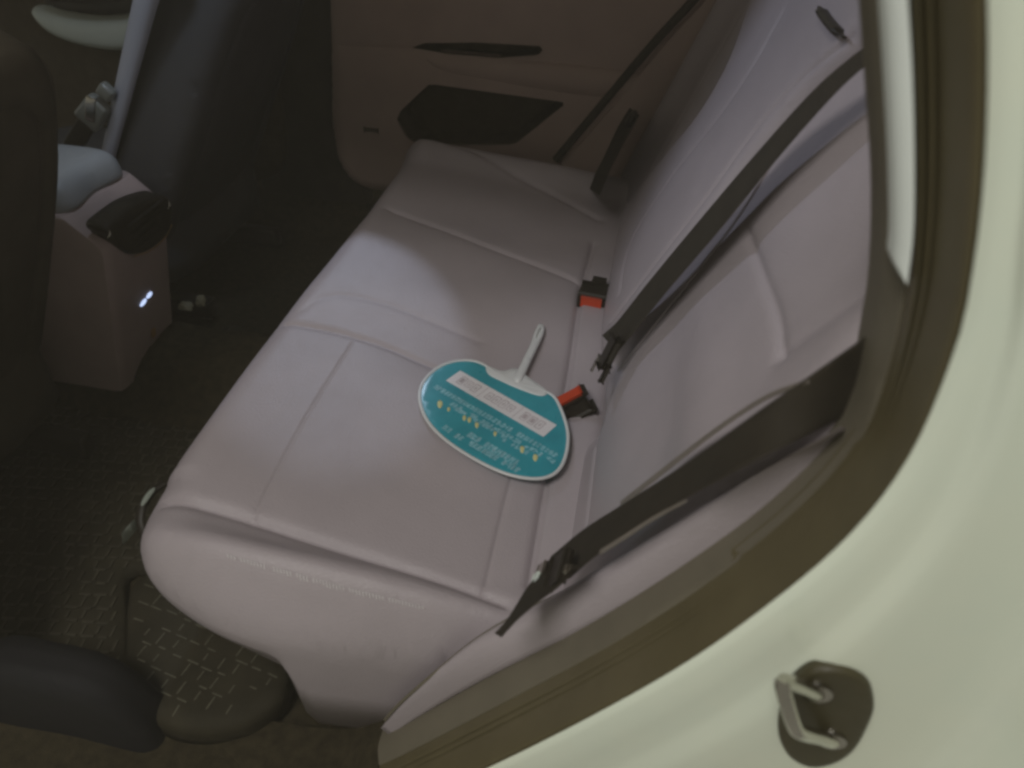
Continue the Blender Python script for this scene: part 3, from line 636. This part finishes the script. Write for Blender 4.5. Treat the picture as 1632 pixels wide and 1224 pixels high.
lidp = [at(*p, Z(topz + .03))[:2] for p in [(108, 308), (112, 268), (122, 222), (172, 224), (196, 246), (205, 272), (170, 292)]]
yc0, yc1 = yN + .012, yF - .012
lo_ = [(xr - .015, yc0), (xr - .008, (yc0 + yc1) / 2), (xr - .015, yc1), (xr - .2, yc1), (xr - .38, yc1 - .01), (xr - .40, (yc0 + yc1) / 2), (xr - .38, yc0 + .01), (xr - .2, yc0)]
Pad((0, 0, topz + .012), ex, ey, ez, lo_, 0.04, 0.035, step=0.014, nb=90).build('armrest_lid', 'console_lid', cs, skirt=0.012)
# inboard buckle of the front passenger seat
fbk = thing('front_belt_buckle', at(150, 190, Y(1.325)), 'pale shiny front seat buckle standing beside the console lid', 'belt buckle')
c_ = at(150, 178, Y(1.325)); u_ = np.array([.75, -.1, .75])
hb = block('housing', c_, (ey, np.cross(u_, ey), u_), (0.028, 0.055, 0.070), 'buckle_grey', fbk, 0.008, (0.9, .8), 4)
block('latch_face', c_ + np.array([.005, -.014, .01]), ((.35, 0, .9), (.9, 0, -.35), ey), (0.05, 0.02, 0.006), 'steel', hb, 0.002)
block('stalk', c_ - u_ * .075, (ey, np.cross(u_, ey), u_), (0.016, 0.035, 0.09), 'black_plastic', fbk, 0.004)
block('latch_cap', c_ + u_ * .06, (ey, np.cross(u_, ey), u_), (0.022, 0.03, 0.03), 'buckle_grey', fbk, 0.006)

# ------------------------------------------------------------------ floor mat and the bits on the floor
mz = 0.022
mo = [at(*p, Z(mz))[:2] for p in [(215, 905), (205, 1000), (200, 1090), (140, 1120), (40, 1090), (-120, 980), (-200, 800), (-100, 640), (90, 618), (215, 612), (300, 560), (390, 520)]] + [(-0.50, 0.95), (-0.50, 0.62)]
fm = Pad((0, 0, 0.004), ex, ey, ez, mo, 0.016, 0.012, step=0.02, nb=160)
fmo = fm.build('floor_mat', 'mat_vinyl', None, skirt=0.003); tag(fmo, 'dark quilted floor mat spread in the rear footwell', 'floor mat')
# quilting: rows of short stitched ridges over the mat
def quilt(pad, name, mat_, par, pitch, poly, ang, wl, hw, drop, z):
    lo, hi = np.array(poly).min(0), np.array(poly).max(0); c, s = math.cos(ang), math.sin(ang); vv, ff = [], []
    ctr = (lo + hi) / 2; n = int(np.linalg.norm(hi - lo) / pitch / 2) + 2
    for i in range(-n, n):
        for j in range(-n, n):
            for d in (0, 1):
                if rng.random() < drop: continue
                g = np.array([(i + .5 * (j % 2)) * pitch + (0 if d == 0 else pitch * .5), j * pitch + (0 if d == 0 else pitch * .5)]) + rng.normal(0, .0012, 2)
                p = ctr + np.array([c * g[0] - s * g[1], s * g[0] + c * g[1]])
                if not inside(p[None], poly)[0] or seg_dist(p[None], np.vstack([poly, poly[:1]]))[0] < .016: continue
                t = np.array([c, s]) if d == 0 else np.array([-s, c]); m = np.array([-t[1], t[0]]); l = wl * (.6 + .5 * rng.random())
                k = len(vv); q4 = [p - t * l - m * hw, p + t * l - m * hw, p + t * l + m * hw, p - t * l + m * hw]
                b = pad.pos(np.array(q4)); vv += list(b) + list(b + pad.en * z)
                ff += [(k + 4, k + 5, k + 6, k + 7), (k, k + 1, k + 5, k + 4), (k + 1, k + 2, k + 6, k + 5), (k + 2, k + 3, k + 7, k + 6), (k + 3, k, k + 4, k + 7)]
    o = mesh(name, vv, ff, mat_, par, smooth=False); o['kind'] = 'stuff'; return o
quilt(fm, 'quilting', 'mat_ridge', fmo, 0.025, fm.out, 0.15, 0.010, 0.0022, 0.1, 0.0025)
# raised corner of a second mat beside the sill
lz = 0.065
lo2 = [at(*p, Z(lz))[:2] for p in [(205, 930), (196, 1020), (190, 1090), (230, 1135), (300, 1160), (380, 1152), (435, 1120), (458, 1085), (455, 1045), (400, 1000), (330, 950), (262, 900)]]
lm = Pad((0, 0, lz - .02), ex, ey, ez, lo2, 0.02, 0.03, step=0.012, nb=100)
lmo = lm.build('floor_mat_corner', 'mat_vinyl', None, skirt=0.03); tag(lmo, 'rounded dark mat corner with pale stitches below the seat cushion', 'floor mat')
quilt(lm, 'pale_stitching', 'mat_thread', lmo, 0.027, lm.out, -0.18, 0.009, 0.0010, 0.22, 0.0012)
# pillar base trim at the near front corner
bt = [at(*p, Y(0.40))[[0, 2]] for p in [(-60, 1085), (60, 1092), (140, 1115), (195, 1150), (232, 1186), (262, 1230), (300, 1320), (0, 1420), (-120, 1200)]]
bto = Pad((0, 0.42, 0), ex, ez, -ey, bt, 0.02, 0.03, step=0.014, nb=90).build('pillar_base_trim', 'trim_grey', None, skirt=0.04)
tag(bto, 'dark grey rounded plastic trim in the bottom left corner', 'pillar trim')
# crumpled pale plastic by the front corner of the cushion
def crumple(name, c, r, sq, m, label, cat):
    bm = bmesh.new(); bmesh.ops.create_icosphere(bm, subdivisions=3, radius=1)
    for q in bm.verts:
        n = 1 + 0.22 * math.sin(4 * q.co.x + 3 * q.co.z) * math.cos(3 * q.co.y + 1) + 0.08 * math.sin(7 * q.co.z + 5 * q.co.y)
        q.co = Vector((q.co.x * sq[0], q.co.y * sq[1], q.co.z * sq[2])) * n * r + Vector(tuple(map(float, c)))
    me = bpy.data.meshes.new(name); bm.to_mesh(me); bm.free(); me.materials.append(M[m]); me.polygons.foreach_set('use_smooth', [True] * len(me.polygons)); me.set_sharp_from_angle(angle=math.radians(35))
    o = bpy.data.objects.new(name, me); C.objects.link(o); return tag(o, label, cat)
fit = thing('seat_fitting', at(222, 820, Z(.22)), 'small pale metal fitting peeking out at the front corner of the bench cushion', 'fitting')
tube('strap', [at(*p, Z(z)) for p, z in [((262, 770), .27), ((243, 784), .268), ((228, 806), .262), ((224, 832), .25), ((232, 856), .235)]], 0.007, 'black_plastic', fit, n=24, seg=10, flat=0.6)
tube('hook', [at(*p, Z(z)) for p, z in [((246, 778), .276), ((236, 790), .275), ((226, 806), .272)]], [0.002, .0042, .0045, .0045, .004, .002], 'debris', fit, n=6, seg=10, flat=0.6)
block('lug', at(207, 846, Z(.25)), (at(215, 840, Z(.25)) - at(200, 856, Z(.25)), ey, ez), (0.022, 0.012, 0.020), 'debris', fit, 0.005, (.7, .8), 4)
crumple('paper_bit', at(320, 480, Z(.16)), 0.014, (.7, .9, 1.0), 'beige_bit', 'small rounded beige bit on the floor right of the console', 'scrap')
crumple('rail_cover', at(296, 488, Z(.15)), 0.016, (1.0, .8, .6), 'beige_bit', 'dim flat beige piece touching the console foot', 'scrap')

# ------------------------------------------------------------------ volume added to lift the blacks, standing for lens veil
hv = [(x, y, z) for x in (-3.2, 1.6) for y in (-0.5, 2.6) for z in (-1.6, 1.6)]
hz = mesh('added_haze', hv, [(0, 1, 3, 2), (4, 6, 7, 5), (0, 4, 5, 1), (2, 3, 7, 6), (0, 2, 6, 4), (1, 5, 7, 3)], 'leather', smooth=False); fixn(hz)
hm = bpy.data.materials.new('added_haze'); hm.use_nodes = True; nt = hm.node_tree; nt.nodes.clear()
mo_ = nt.nodes.new('ShaderNodeOutputMaterial'); pv = nt.nodes.new('ShaderNodeVolumePrincipled'); pv.inputs['Density'].default_value = 0.032
pv.inputs['Color'].default_value = (0.95, 0.89, 0.74, 1); nt.links.new(pv.outputs['Volume'], mo_.inputs['Volume'])
hz.data.materials.clear(); hz.data.materials.append(hm); hz['kind'] = 'stuff'; hz['label'] = 'thin milky volume added to lift the dark tones'; hz['category'] = 'added_haze'
